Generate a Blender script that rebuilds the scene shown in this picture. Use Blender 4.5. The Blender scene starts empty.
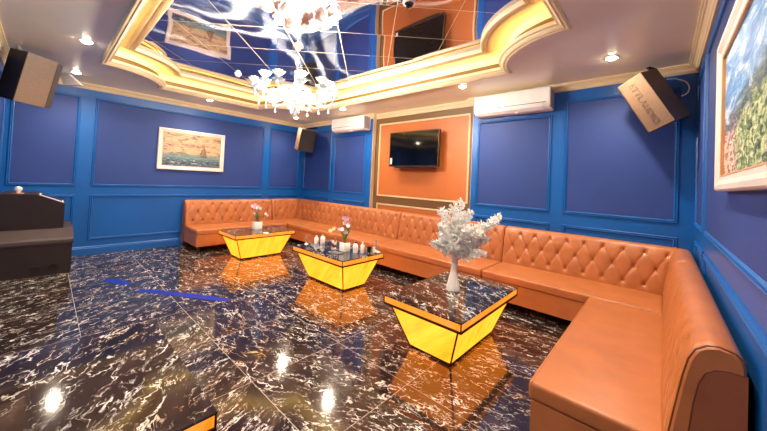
import bpy, bmesh, math, random
from mathutils import Vector, Matrix, geometry
random.seed(7)
PI = math.pi
scene = bpy.context.scene
COL = scene.collection
W, D, H = 7.556, 5.15, 2.92          # room size; back wall is y = 0, the room runs to y = -D
ZS, ZM = 3.15, 3.17                  # raised soffit and mirror ceiling

# ------------------------------------------------------------------ materials
def lin(r, g, b):
    f = lambda c: (c/255/12.92) if c/255 <= .04045 else ((c/255+.055)/1.055)**2.4
    return (f(r), f(g), f(b), 1)
class NT:
    def __init__(s, name):
        s.m = bpy.data.materials.new(name); s.m.use_nodes = True
        s.t = s.m.node_tree; s.t.nodes.clear()
        s.out = s.t.nodes.new('ShaderNodeOutputMaterial')
    def n(s, typ, **kw):
        nd = s.t.nodes.new(typ)
        for k, v in kw.items():
            if k.startswith('i_'):
                key = k[2:].replace('_', ' ')
                nd.inputs[int(key) if key.isdigit() else key].default_value = v
            else: setattr(nd, k, v)
        return nd
    def l(s, a, b): s.t.links.new(a, b)
    def math(s, op, a, b=None, c=None, clamp=False):
        nd = s.t.nodes.new('ShaderNodeMath'); nd.operation = op; nd.use_clamp = clamp
        for i, v in enumerate((a, b, c)):
            if v is None: continue
            if isinstance(v, (int, float)): nd.inputs[i].default_value = v
            else: s.l(v, nd.inputs[i])
        return nd.outputs[0]
    def ramp(s, fac, stops, interp='LINEAR'):
        nd = s.t.nodes.new('ShaderNodeValToRGB'); cr = nd.color_ramp; cr.interpolation = interp
        while len(cr.elements) < len(stops): cr.elements.new(.5)
        for e, (p, c) in zip(cr.elements, stops): e.position = p; e.color = c
        s.l(fac, nd.inputs[0]); return nd.outputs[0]
    def mix(s, fac, a, b):
        nd = s.t.nodes.new('ShaderNodeMix'); nd.data_type = 'RGBA'
        for sock, v in ((nd.inputs[0], fac), (nd.inputs[6], a), (nd.inputs[7], b)):
            if isinstance(v, (int, float, tuple)): sock.default_value = v
            else: s.l(v, sock)
        return nd.outputs[2]
    def bsdf(s, color=None, rough=.5, metal=0, ior=1.5, bump=None, bstr=.1, bdist=.01, emis=None, estr=0, coat=0, spec=.5, trans=0, alpha=1):
        b = s.t.nodes.new('ShaderNodeBsdfPrincipled')
        def st(k, v):
            if v is None: return
            if hasattr(v, 'is_output') or isinstance(v, bpy.types.NodeSocket): s.l(v, b.inputs[k])
            else: b.inputs[k].default_value = v
        st('Base Color', color); st('Roughness', rough); st('Metallic', metal); st('IOR', ior)
        st('Coat Weight', coat); b.inputs['Coat Roughness'].default_value = .05
        st('Specular IOR Level', spec); st('Transmission Weight', trans); st('Alpha', alpha)
        if emis is not None: st('Emission Color', emis); st('Emission Strength', estr)
        if bump is not None:
            bp = s.n('ShaderNodeBump'); bp.inputs['Strength'].default_value = bstr; bp.inputs['Distance'].default_value = bdist
            s.l(bump, bp.inputs['Height']); s.l(bp.outputs[0], b.inputs['Normal'])
        s.l(b.outputs[0], s.out.inputs[0]); s.b = b
        return s.m
    def coord(s): return s.n('ShaderNodeNewGeometry').outputs['Position']
    def obj(s): return s.n('ShaderNodeTexCoord').outputs['Object']
    def noise(s, vec, scale, detail=3, rough=.5, dist=0):
        nd = s.n('ShaderNodeTexNoise'); nd.inputs['Scale'].default_value = scale; nd.inputs['Detail'].default_value = detail
        nd.inputs['Roughness'].default_value = rough; nd.inputs['Distortion'].default_value = dist
        if vec is not None: s.l(vec, nd.inputs['Vector'])
        return nd
    def mapping(s, vec, scale=(1,1,1), rot=(0,0,0), loc=(0,0,0)):
        nd = s.n('ShaderNodeMapping'); nd.inputs['Scale'].default_value = scale; nd.inputs['Rotation'].default_value = rot
        nd.inputs['Location'].default_value = loc; s.l(vec, nd.inputs['Vector']); return nd.outputs[0]

def plain(name, rgb, rough=.5, metal=0, noise_amt=.06, nscale=6, **kw):
    t = NT(name); c = lin(*rgb)
    nz = t.noise(t.obj(), nscale, 4)
    d = tuple(x*(1-noise_amt) for x in c[:3])+(1,); e = tuple(min(1, x*(1+noise_amt)) for x in c[:3])+(1,)
    col = t.ramp(nz.outputs[0], [(.3, d), (.7, e)])
    return t.bsdf(col, rough, metal, **kw)
def emis(name, rgb, strength):
    t = NT(name); e = t.n('ShaderNodeEmission'); e.inputs[0].default_value = lin(*rgb); e.inputs[1].default_value = strength
    t.l(e.outputs[0], t.out.inputs[0]); return t.m

def marble(name, tiles):
    t = NT(name); p = t.coord()
    sep = t.n('ShaderNodeSeparateXYZ'); t.l(p, sep.inputs[0]); X, Y = sep.outputs[0], sep.outputs[1]
    if tiles:
        fx = t.math('DIVIDE', t.math('SUBTRACT', X, .31), .8); fy = t.math('DIVIDE', t.math('ADD', Y, .41), .8)
        ix, iy = t.math('FLOOR', fx), t.math('FLOOR', fy)
        cv = t.n('ShaderNodeCombineXYZ'); t.l(ix, cv.inputs[0]); t.l(iy, cv.inputs[1])
        wn = t.n('ShaderNodeTexWhiteNoise'); t.l(cv.outputs[0], wn.inputs['Vector'])
        off = t.n('ShaderNodeVectorMath', operation='SCALE'); t.l(wn.outputs['Color'], off.inputs[0]); off.inputs['Scale'].default_value = 37
        vr = t.n('ShaderNodeVectorRotate'); vr.rotation_type = 'Z_AXIS'; t.l(p, vr.inputs['Vector'])
        ang = t.math('ADD', t.math('MULTIPLY', t.math('LESS_THAN', Y, -3.61), -1.95), t.math('MULTIPLY', wn.outputs['Value'], -.45))
        t.l(ang, vr.inputs['Angle'])
        ad = t.n('ShaderNodeVectorMath', operation='ADD'); t.l(vr.outputs[0], ad.inputs[0]); t.l(off.outputs[0], ad.inputs[1]); q = ad.outputs[0]
    else:
        q = t.mapping(p, rot=(0, 0, .5), loc=(3.3, 1.7, 0))
    warp = t.noise(q, 5, 4, .6)
    wv = t.n('ShaderNodeVectorMath', operation='MULTIPLY_ADD'); t.l(warp.outputs['Color'], wv.inputs[0]); wv.inputs[1].default_value = (.13, .13, 0); t.l(q, wv.inputs[2])
    w2 = t.noise(q, 22, 3, .6); wv0 = wv
    wv = t.n('ShaderNodeVectorMath', operation='MULTIPLY_ADD'); t.l(w2.outputs['Color'], wv.inputs[0]); wv.inputs[1].default_value = (.035, .035, 0); t.l(wv0.outputs[0], wv.inputs[2])
    q2 = t.mapping(wv.outputs[0], scale=(4.6, 12.5, 1))
    n1 = t.noise(q2, 1.0, 3.5, .55)
    ridge = t.math('ABSOLUTE', t.math('SUBTRACT', n1.outputs[0], .5))
    v1 = t.math('SUBTRACT', 1, t.math('DIVIDE', ridge, .019), clamp=True)
    mask = t.noise(t.mapping(q, scale=(5, 9, 1), loc=(9, 2, 0)), 1.0, 3, .6)
    mk = t.math('MULTIPLY', t.math('SUBTRACT', mask.outputs[0], .44), 9, clamp=True)
    v1 = t.math('MULTIPLY', v1, mk)
    q3 = t.mapping(wv.outputs[0], scale=(9, 22, 1), loc=(4, 4, 0), rot=(0, 0, .5))
    n2 = t.noise(q3, 1.0, 3, .6)
    v2 = t.math('SUBTRACT', 1, t.math('DIVIDE', t.math('ABSOLUTE', t.math('SUBTRACT', n2.outputs[0], .5)), .02), clamp=True)
    mask2 = t.noise(t.mapping(q, scale=(7, 12, 1), loc=(1, 22, 0)), 1.0, 3, .6)
    v2 = t.math('MULTIPLY', t.math('MULTIPLY', v2, t.math('MULTIPLY', t.math('SUBTRACT', mask2.outputs[0], .47), 8, clamp=True)), .65)
    vein = t.math('MAXIMUM', v1, v2)
    tint = t.noise(q, 2.2, 2)
    vc = t.ramp(tint.outputs[0], [(.36, lin(246, 240, 232)), (.6, lin(235, 222, 200)), (.74, lin(214, 160, 84))])
    cl = t.noise(q2, .6, 4, .6)
    base = t.ramp(cl.outputs[0], [(.3, lin(24, 15, 13)), (.6, lin(50, 35, 31)), (.8, lin(92, 68, 58))])
    col = t.mix(vein, base, vc)
    rough = .07
    if tiles:
        ex = t.math('ABSOLUTE', t.math('SUBTRACT', t.math('FRACT', fx), .5)); ey = t.math('ABSOLUTE', t.math('SUBTRACT', t.math('FRACT', fy), .5))
        line = t.math('GREATER_THAN', t.math('MAXIMUM', ex, ey), .5-.0026)
        col = t.mix(line, col, lin(150, 132, 118))
        rough = t.math('MULTIPLY_ADD', line, .4, .085)
    return t.bsdf(col, rough, ior=1.82 if tiles else 1.6)

def onyx(name, strength, dark=(226, 102, 6), light=(255, 146, 38)):
    t = NT(name); q = t.mapping(t.coord(), rot=(.7, .5, .6), scale=(1, 1, 1))
    w = t.noise(t.mapping(q, scale=(1.6, 13, 3)), 1.0, 5, .62, .7)
    c = t.ramp(w.outputs[0], [(.28, lin(*dark)), (.40, lin(246, 128, 20)), (.66, lin(*light))])
    return t.bsdf(lin(120, 76, 24), .25, emis=c, estr=strength)

def wallpaint(name, rgb, rough=.45):
    t = NT(name); c = lin(*rgb); nz = t.noise(t.coord(), 90, 3); bg = t.noise(t.coord(), 1.3, 2)
    col = t.ramp(bg.outputs[0], [(.3, tuple(x*.95 for x in c[:3])+(1,)), (.7, tuple(x*1.05 for x in c[:3])+(1,))])
    return t.bsdf(col, rough, bump=nz.outputs[0], bstr=.06, bdist=.002)

def leather(name, rgb):
    t = NT(name); c = lin(*rgb); o = t.coord()
    v = t.n('ShaderNodeTexVoronoi'); v.inputs['Scale'].default_value = 260; t.l(o, v.inputs['Vector'])
    big = t.noise(o, 5, 5, .6); h = t.math('ADD', v.outputs['Distance'], t.math('MULTIPLY', t.noise(o, 30, 4).outputs[0], 2))
    col = t.ramp(big.outputs[0], [(.25, tuple(x*.84 for x in c[:3])+(1,)), (.75, tuple(min(1, x*1.14) for x in c[:3])+(1,))])
    return t.bsdf(col, .38, bump=h, bstr=.12, bdist=.002, coat=.12)

def mirror_mat():
    t = NT('mirror_tiles'); p = t.coord()
    sep = t.n('ShaderNodeSeparateXYZ'); t.l(p, sep.inputs[0]); X, Y = sep.outputs[0], sep.outputs[1]
    s = t.math('DIVIDE', t.math('SUBTRACT', t.math('ADD', X, Y), .29), .858)
    d = t.math('DIVIDE', t.math('SUBTRACT', t.math('SUBTRACT', X, Y), 6.19), .858)
    def edge(f, w): return t.math('GREATER_THAN', t.math('ABSOLUTE', t.math('SUBTRACT', t.math('FRACT', f), .5)), .5-w)
    line = t.math('MAXIMUM', edge(s, .0045), edge(d, .0045))
    cv = t.n('ShaderNodeCombineXYZ'); t.l(t.math('FLOOR', s), cv.inputs[0]); t.l(t.math('FLOOR', d), cv.inputs[1])
    wn = t.n('ShaderNodeTexWhiteNoise'); t.l(cv.outputs[0], wn.inputs['Vector'])
    # every tile sits at its own slight tilt, and bows a little
    tl = t.n('ShaderNodeVectorMath', operation='SUBTRACT'); t.l(wn.outputs['Color'], tl.inputs[0]); tl.inputs[1].default_value = (.5, .5, .5)
    ts = t.n('ShaderNodeVectorMath', operation='MULTIPLY'); t.l(tl.outputs[0], ts.inputs[0]); ts.inputs[1].default_value = (.022, .022, 0)
    wav = t.noise(t.mapping(p, rot=(0, 0, .785), scale=(1.1, 2.0, 1)), 1.0, 0)
    bp = t.n('ShaderNodeBump'); bp.inputs['Strength'].default_value = .5; bp.inputs['Distance'].default_value = .014; t.l(wav.outputs[0], bp.inputs['Height'])
    an = t.n('ShaderNodeVectorMath', operation='ADD'); t.l(bp.outputs[0], an.inputs[0]); t.l(ts.outputs[0], an.inputs[1])
    nn = t.n('ShaderNodeVectorMath', operation='NORMALIZE'); t.l(an.outputs[0], nn.inputs[0])
    col = t.mix(line, lin(196, 196, 214), lin(210, 190, 160))
    m = t.bsdf(col, t.math('MULTIPLY_ADD', line, .35, .015), t.math('MULTIPLY_ADD', line, -.6, 1.0))
    t.l(nn.outputs[0], t.b.inputs['Normal'])
    # hazy brushed component of the glossy sheet: streaks from the lamps
    tg = t.noise(t.mapping(p, scale=(1.3, 1.3, 1)), 1.0, 1); prev = t.b.outputs[0]
    for ang, wgt, wob, rg in ((.785, .022, .5, .34), (2.30, .038, 1.3, .30)):
        g = t.n('ShaderNodeBsdfAnisotropic'); g.inputs['Color'].default_value = (.9, .9, .92, 1); g.inputs['Roughness'].default_value = rg; g.inputs['Anisotropy'].default_value = .88
        a = t.math('MULTIPLY_ADD', tg.outputs[0], wob, ang-wob/2); tv = t.n('ShaderNodeCombineXYZ')
        t.l(t.math('COSINE', a), tv.inputs[0]); t.l(t.math('SINE', a), tv.inputs[1])
        t.l(tv.outputs[0], g.inputs['Tangent']); t.l(nn.outputs[0], g.inputs['Normal'])
        ms = t.n('ShaderNodeMixShader'); ms.inputs[0].default_value = wgt; t.l(prev, ms.inputs[1]); t.l(g.outputs[0], ms.inputs[2]); prev = ms.outputs[0]
    t.l(prev, t.out.inputs[0])
    return m

M = dict(
    floor=marble('polished_black_marble', True), top=marble('black_marble_top', False),
    onyx=onyx('backlit_onyx', .95), band=onyx('backlit_onyx_band', .5, (180, 80, 16), (240, 140, 60)),
    blue=wallpaint('blue_paint', (5, 86, 158), .38), navy=wallpaint('navy_wall_fabric', (29, 57, 122), .6),
    orange=wallpaint('orange_wall_panel', (192, 106, 46), .5), brown=wallpaint('brown_frame_paint', (112, 78, 38), .5),
    cream=plain('cream_plaster', (222, 196, 152), .5), ceil=plain('mauve_ceiling_paint', (255, 240, 206), .3, nscale=1.5),
    soffit=plain('cream_soffit_paint', (246, 230, 176), .5), gold=plain('gold_paint', (104, 80, 22), .5, .1),
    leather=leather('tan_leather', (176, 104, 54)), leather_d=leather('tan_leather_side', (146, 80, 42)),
    piping=plain('brown_piping', (104, 50, 22), .5), button=plain('leather_button', (112, 52, 26), .4),  # button tone darkened: shade of the dimples put into the colour
    metal=plain('dark_metal', (44, 26, 16), .3, .7), steel=plain('brushed_steel', (190, 184, 176), .3, .9),
    white=plain('white_plastic', (240, 232, 222), .35), whitef=plain('white_picture_frame', (214, 200, 188), .4),
    goldf=plain('gilt_liner', (205, 150, 100), .4, .3), black=plain('black_plastic', (14, 11, 11), .3),
    screen=plain('glass_screen', (6, 6, 7), .06, 0, ior=1.6), grille=plain('dark_speaker_grille', (42, 30, 24), .7),
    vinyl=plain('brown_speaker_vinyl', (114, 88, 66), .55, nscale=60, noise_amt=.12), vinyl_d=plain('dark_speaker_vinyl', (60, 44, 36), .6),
    felt=plain('dark_console_laminate', (34, 22, 20), .5), felt2=plain('console_top_laminate', (66, 50, 46), .5),
    mirror=mirror_mat(), lamp=emis('downlight_lens', (255, 232, 200), 60), led=emis('warm_led_strip', (255, 220, 130), 8),
    bulb=emis('candle_bulb', (255, 244, 226), 30), shade=None, crystal=None,
    chrome=plain('gilt_metal', (226, 196, 130), .2, .9), pearl=plain('pearl_ceramic', (246, 238, 226), .25, .05),
    leafw=plain('white_leaf', (255, 252, 244), .6), pot=plain('white_ceramic', (252, 248, 238), .3),
    green=plain('orchid_leaf', (70, 96, 40), .4), stem=plain('orchid_stem', (110, 110, 50), .5),
    pink=plain('pink_petal', (232, 176, 196), .5), petal=plain('white_petal', (246, 232, 224), .5), yolk=plain('yellow_petal', (238, 216, 150), .5),
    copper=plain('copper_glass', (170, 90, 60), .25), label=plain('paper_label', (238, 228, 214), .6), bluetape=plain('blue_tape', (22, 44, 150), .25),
)
t = NT('frosted_glass_shade'); M['shade'] = t.bsdf(lin(236, 232, 222), .25, emis=lin(255, 244, 228), estr=.2)
t = NT('crystal'); M['crystal'] = t.bsdf(lin(205, 208, 212), .1, ior=1.5, trans=.55, emis=lin(255, 250, 240), estr=.05)  # faint glow added; the crystals are no light source
t = NT('clear_glass'); M['glass'] = t.bsdf(lin(236, 236, 232), .05, trans=.85, ior=1.3)

# ------------------------------------------------------------------ object helpers
def obj(name, bm, mat, parent=None, smooth=False, loc=None):
    me = bpy.data.meshes.new(name)
    bmesh.ops.recalc_face_normals(bm, faces=bm.faces[:])
    bm.to_mesh(me); bm.free(); me.materials.append(mat)
    if smooth:
        for p in me.polygons: p.use_smooth = True
        try: me.set_sharp_from_angle(angle=math.radians(38))
        except Exception: pass
    o = bpy.data.objects.new(name, me); COL.objects.link(o)
    if parent: o.parent = parent
    if loc: o.location = loc
    return o
def tag(o, label=None, cat=None, group=None, kind=None):
    if label: o['label'] = label
    if cat: o['category'] = cat
    if group: o['group'] = group
    if kind: o['kind'] = kind
    return o
def thing(name, label, cat, loc=(0,0,0), rotz=0, group=None):
    o = bpy.data.objects.new(name, None); COL.objects.link(o); o.empty_display_size = .1
    o.location = loc; o.rotation_euler = (0, 0, rotz); return tag(o, label, cat, group)
def struct(name, bm, mat, label=None, smooth=False): return tag(obj(name, bm, mat, smooth=smooth), label=label, kind='structure')
def kids(o): return [c for c in COL.objects if c.parent == o]
def copy_tree(o, parent=None):
    c = o.copy(); COL.objects.link(c); c.parent = parent
    for ch in kids(o): copy_tree(ch, c)
    return c
def B(): return bmesh.new()
def box(bm, x0, x1, y0, y1, z0, z1, bev=0, seg=2):
    r = bmesh.ops.create_cube(bm, size=1)
    vs = r['verts']
    for v in vs: v.co = Vector(((x0+x1)/2+v.co.x*(x1-x0), (y0+y1)/2+v.co.y*(y1-y0), (z0+z1)/2+v.co.z*(z1-z0)))
    if bev:
        es = list({e for v in vs for e in v.link_edges})
        bmesh.ops.bevel(bm, geom=es, offset=bev, segments=seg, affect='EDGES', profile=.5)
    return bm
def bx(*a, **k): return box(B(), *a, **k)
def lathe(bm, prof, seg=20, c=(0,0,0), rfun=None):
    rings = []
    for r, z in prof:
        ring = []
        for i in range(seg):
            a = 2*PI*i/seg; rr = r*(rfun(a, z) if rfun else 1)
            ring.append(bm.verts.new((c[0]+rr*math.cos(a), c[1]+rr*math.sin(a), c[2]+z)))
        rings.append(ring)
    for a, b in zip(rings, rings[1:]):
        for i in range(seg): bm.faces.new((a[i], a[(i+1)%seg], b[(i+1)%seg], b[i]))
    if prof[0][0] > 1e-4: bm.faces.new(rings[0][::-1])
    if prof[-1][0] > 1e-4: bm.faces.new(rings[-1])
    return bm
def tube(bm, pts, r, seg=8, closed=False):
    pts = [Vector(p) for p in pts]; n = len(pts); rings = []
    rr = r if callable(r) else (lambda t: r)
    up = Vector((0, 0, 1)); prev = None
    for i, p in enumerate(pts):
        if closed: tg = pts[(i+1)%n]-pts[i-1]
        else: tg = pts[min(i+1, n-1)]-pts[max(i-1, 0)]
        tg.normalize()
        if prev is None:
            a = up.cross(tg)
            if a.length < .05: a = Vector((1, 0, 0)).cross(tg)
        else: a = prev - tg*prev.dot(tg)
        a.normalize(); prev = a; b = tg.cross(a); q = rr(i/max(1, n-1))
        rings.append([bm.verts.new(p+(a*math.cos(2*PI*k/seg)+b*math.sin(2*PI*k/seg))*q) for k in range(seg)])
    m = n if closed else n-1
    for i in range(m):
        A, Bn = rings[i], rings[(i+1)%n]
        for k in range(seg): bm.faces.new((A[k], A[(k+1)%seg], Bn[(k+1)%seg], Bn[k]))
    if not closed: bm.faces.new(rings[0][::-1]); bm.faces.new(rings[-1])
    return bm
def sweep(bm, path, prof, fmap, closed=True, prof_closed=False):
    """sweep prof [(offset to the left of travel, height)] along a 2D path with mitred corners"""
    n = len(path); P = [Vector(p) for p in path]; rows = []
    for i in range(n):
        if closed or 0 < i < n-1:
            d0 = (P[i]-P[i-1]).normalized(); d1 = (P[(i+1)%n]-P[i]).normalized()
        elif i == 0: d0 = d1 = (P[1]-P[0]).normalized()
        else: d0 = d1 = (P[i]-P[i-1]).normalized()
        n0 = Vector((-d0.y, d0.x)); n1 = Vector((-d1.y, d1.x)); nm = (n0+n1)
        nm = nm.normalized() if nm.length > 1e-6 else n0
        k = min(3.0, 1/max(.2, nm.dot(n0)))
        rows.append([bm.verts.new(fmap(P[i].x+nm.x*o*k, P[i].y+nm.y*o*k, h)) for o, h in prof])
    m = n if closed else n-1; pm = len(prof) if prof_closed else len(prof)-1
    for i in range(m):
        a, b = rows[i], rows[(i+1)%n]
        for j in range(pm):
            j2 = (j+1)%len(prof); bm.faces.new((a[j], a[j2], b[j2], b[j]))
    if not closed:
        if len(prof) > 2: bm.faces.new(rows[0]); bm.faces.new(rows[-1][::-1])
    return bm
def poly_prism(bm, pts, fmap, h0, h1):
    a = [bm.verts.new(fmap(x, y, h0)) for x, y in pts]; b = [bm.verts.new(fmap(x, y, h1)) for x, y in pts]
    bm.faces.new(a[::-1]); bm.faces.new(b); n = len(pts)
    for i in range(n): bm.faces.new((a[i], a[(i+1)%n], b[(i+1)%n], b[i]))
    return bm

# ------------------------------------------------------------------ room shell
RX0, RX1 = 2.65, 4.96; RD = .10                                    # shallow recess of the orange wall bay
struct('floor', bx(-.2, W+.2, -D-.2, .3, -.1, 0), M['floor'])
struct('wall_left', bx(-.15, 0, -D-.15, .15, 0, 3.4), M['blue'])
struct('wall_right', bx(W, W+.15, -D-.15, .15, 0, 3.4), M['blue'])
struct('wall_front', bx(0, W, -D-.15, -D, 0, 3.4), M['blue'])
struct('wall_back', bx(0, RX0, 0, .25, 0, 3.4), M['blue'])
struct('wall_back', bx(RX1, W, 0, .25, 0, 3.4), M['blue'])
struct('wall_back', bx(RX0, RX1, RD, .25, 0, 3.4), M['brown'])
def ring_path(x0, x1, y0, y1, cx0, cx1, cy0, cy1, r, seg=14):
    """rectangle whose corners are bitten by circles centred on the outer corners; counter-clockwise"""
    pts = []
    def arc(cx, cy, a0, a1):
        for i in range(seg+1):
            a = a0+(a1-a0)*i/seg; pts.append((cx+r*math.cos(a), cy+r*math.sin(a)))
    i0 = math.asin(min(1, (cy1-y1)/r)); i1 = math.asin(min(1, (cx1-x1)/r))
    # SE corner
    arc(cx1, cy0, PI-i0, PI/2+i1) if False else None
    def corner(cx, cy, quad):
        dx = abs((x1 if cx > W/2 else x0)-cx); dy = abs((y1 if cy > -D/2 else y0)-cy)
        ax = math.asin(dy/r); ay = math.asin(dx/r)
        if quad == 'SE': arc(cx, cy, PI-ax, PI/2+ay)
        if quad == 'NE': arc(cx, cy, 1.5*PI-ay, PI+ax)
        if quad == 'NW': arc(cx, cy, -ax, -PI/2+ay)
        if quad == 'SW': arc(cx, cy, PI/2-ay, ax)
    corner(cx1, cy0, 'SE'); corner(cx1, cy1, 'NE'); corner(cx0, cy1, 'NW'); corner(cx0, cy0, 'SW')
    return pts
OX0, OX1, OY0, OY1 = .88, 6.676, -4.27, -.88
outer = ring_path(OX0, OX1, OY0, OY1, OX0, OX1, OY0, OY1, .79)
IN = .325
inner = ring_path(OX0+IN, OX1-IN, OY0+IN, OY1-IN, OX0, OX1, OY0, OY1, 1.10)
def tess(polys, z, mat, name, label=None):
    bm = B(); flat = [p for pl in polys for p in pl]
    vs = [bm.verts.new((p[0], p[1], z)) for p in flat]
    for tr in geometry.tessellate_polygon([[Vector((p[0], p[1], 0)) for p in pl] for pl in polys]):
        try: bm.faces.new([vs[i] for i in tr])
        except ValueError: pass
    return struct(name, bm, mat, label)
tess([[(-.1, -D-.1), (W+.1, -D-.1), (W+.1, .2), (-.1, .2)], outer], H, M['ceil'], 'ceiling')
big = ring_path(OX0-.01, OX1+.01, OY0-.01, OY1+.01, OX0, OX1, OY0, OY1, .78)
mid = ring_path(OX0+IN-.06, OX1-IN+.06, OY0+IN-.06, OY1-IN+.06, OX0, OX1, OY0, OY1, 1.04)
tess([[(OX0-.02, OY0-.02), (OX1+.02, OY0-.02), (OX1+.02, OY1+.02), (OX0-.02, OY1+.02)], mid], ZS, M['soffit'], 'ceiling', 'raised cream soffit ring lit by cove light')
bm = B(); vs = [bm.verts.new((x, y, ZM)) for x, y in ((OX0+.1, OY0+.1), (OX1-.1, OY0+.1), (OX1-.1, OY1-.1), (OX0+.1, OY1-.1))]; bm.faces.new(vs)
struct('ceiling', bm, M['mirror'], 'mirror tiled centre of the ceiling')
struct('ceiling', bx(-.15, W+.15, -D-.15, .25, 3.32, 3.42), M['ceil'], 'slab above the mirror ceiling')
ident = lambda x, y, h: (x, y, h)
# vertical face of the raised tray, lip moulding and mirror frame
struct('trim_1', sweep(B(), outer, [(0, 2.95), (0, ZS+.01)], ident), M['soffit'], 'cream upright face of the ceiling tray')
struct('trim_2', sweep(B(), outer, [(0, 2.925), (0, 2.905), (.016, 2.893), (.03, 2.897), (.036, 2.906), (.05, 2.902), (.07, 2.915), (.078, 2.932), (.1, 2.938), (.1, 2.975), (.055, 2.975), (.055, 2.95), (0, 2.95)], ident), M['cream'], 'cream moulding round the ceiling tray', smooth=True)
struct('trim_3', sweep(B(), outer, [(0, 2.985), (.012, 2.985), (.012, 3.06), (0, 3.06)], ident), M['gold'], 'gold batten inside the ceiling tray')
struct('trim_4', sweep(B(), inner, [(-.115, ZS+.004), (-.115, 3.138), (-.10, 3.128), (-.08, 3.128), (-.07, 3.138), (-.055, 3.138), (-.05, 3.125), (-.03, 3.118), (-.006, 3.121), (0, 3.13), (0, ZM-.001)], ident), M['cream'], 'cream moulding framing the mirror ceiling', smooth=True)
led = obj('led_strip', sweep(B(), outer, [(.028, 2.957), (.046, 2.957)], ident), M['led'])
tag(led, 'warm yellow LED strip hidden in the ceiling tray ledge', 'light strip')
# crown mouldings (walls), one trim per wall run
CR = [(0, 2.829), (.016, 2.829), (.022, 2.842), (.03, 2.848), (.036, 2.868), (.054, 2.888), (.066, 2.892), (.068, 2.902), (.082, 2.906), (.082, 2.92)]
crown_path = [(0, 0), (0, -D), (W, -D), (W, 0), (RX1, 0), (RX1, RD), (RX0, RD), (RX0, 0)]
def crown_seg(i):
    n = len(crown_path); a, b = crown_path[i], crown_path[(i+1)%n]; p, q = crown_path[i-1], crown_path[(i+2)%n]
    bm = B(); rows = []
    P = [Vector(x) for x in (p, a, b, q)]
    for j in (1, 2):
        d0 = (P[j]-P[j-1]).normalized(); d1 = (P[j+1]-P[j]).normalized()
        nm = (Vector((-d0.y, d0.x))+Vector((-d1.y, d1.x))).normalized(); k = 1/nm.dot(Vector((-d0.y, d0.x)))
        rows.append([bm.verts.new((P[j].x+nm.x*o*k, P[j].y+nm.y*o*k, h)) for o, h in CR])
    for j in range(len(CR)-1): bm.faces.new((rows[0][j], rows[0][j+1], rows[1][j+1], rows[1][j]))
    return bm
for i in range(8): struct('trim_%d' % (5+i), crown_seg(i), M['cream'], 'cream crown moulding')
# wall coordinates: (along, height, out) -> xyz
WB = lambda a, z, o: (a, -o, z)
WR_ = lambda a, z, o: (a, RD-o, z)
WL = lambda a, z, o: (o, a, z)
WR = lambda a, z, o: (W-o, a, z)
WF = lambda a, z, o: (a, -D+o, z)
MOULD = [(0, 0), (0, .010), (.006, .016), (.012, .016), (.016, .010), (.022, .010), (.028, .018), (.034, .016), (.04, .006), (.04, 0)]
tn = [13]
def wall_rect(fm, a0, a1, z0, z1, mat, fill=None, prof=MOULD):
    path = [(a0, z0), (a1, z0), (a1, z1), (a0, z1)]
    struct('trim_%d' % tn[0], sweep(B(), path, prof, fm), mat, 'rectangular wall moulding'); tn[0] += 1
    if fill:
        bm = B(); poly_prism(bm, [(a0+.038, z0+.038), (a1-.038, z0+.038), (a1-.038, z1-.038), (a0+.038, z1-.038)], fm, .0, .003)
        struct('trim_%d' % tn[0], bm, fill, 'wall panel field'); tn[0] += 1
def wall_run(fm, cols, ztop=2.70):
    for c in cols:
        a0, a1 = c[0], c[1]; zt = c[2] if len(c) > 2 else ztop
        wall_rect(fm, a0, a1, 1.177, zt, M['blue'], M['navy'])
        wall_rect(fm, a0, a1, .253, 1.03, M['blue'])
wall_run(WL, [(-5.09, -4.34), (-4.16, -1.10), (-.95, -.10)])
wall_run(WB, [(.10, 1.28), (1.38, 2.47, 2.53), (5.05, 6.14, 2.53), (6.296, 7.42)])
wall_run(WR, [(-.93, -.10), (-4.1, -1.05), (-5.05, -4.25)])
wall_run(WF, [(.1, 1.2), (1.38, 3.6), (3.78, 6.1), (6.28, 7.42)])
CRM = [(0, 0), (0, .008), (.008, .016), (.018, .012), (.03, .012), (.034, 0)]
wall_rect(WR_, 2.765, 4.87, 1.18, 2.715, M['cream'], M['orange'], CRM)
wall_rect(WR_, 2.765, 4.87, .25, 1.03, M['cream'], M['orange'], CRM)
struct('trim_%d' % tn[0], bx(RX0, RX0+.004, .0, RD, 0, 2.83), M['cream'], 'cream reveal beside the orange bay'); tn[0] += 1
struct('trim_%d' % tn[0], bx(RX1-.004, RX1, .0, RD, 0, 2.83), M['cream'], 'cream reveal beside the orange bay'); tn[0] += 1
BP = [(0, 0), (.022, 0), (.022, .11), (.016, .12), (.016, .135), (.006, .146), (0, .146)]
for nm, path in (('left', [(0, 0), (0, -D)]), ('front', [(0, -D), (W, -D)]), ('right', [(W, -D), (W, 0)]), ('back', [(W, 0), (RX1, 0)]), ('back', [(RX0, 0), (0, 0)])):
    struct('baseboard_%s' % nm, sweep(B(), path, BP, ident, closed=False), M['blue'])

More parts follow.
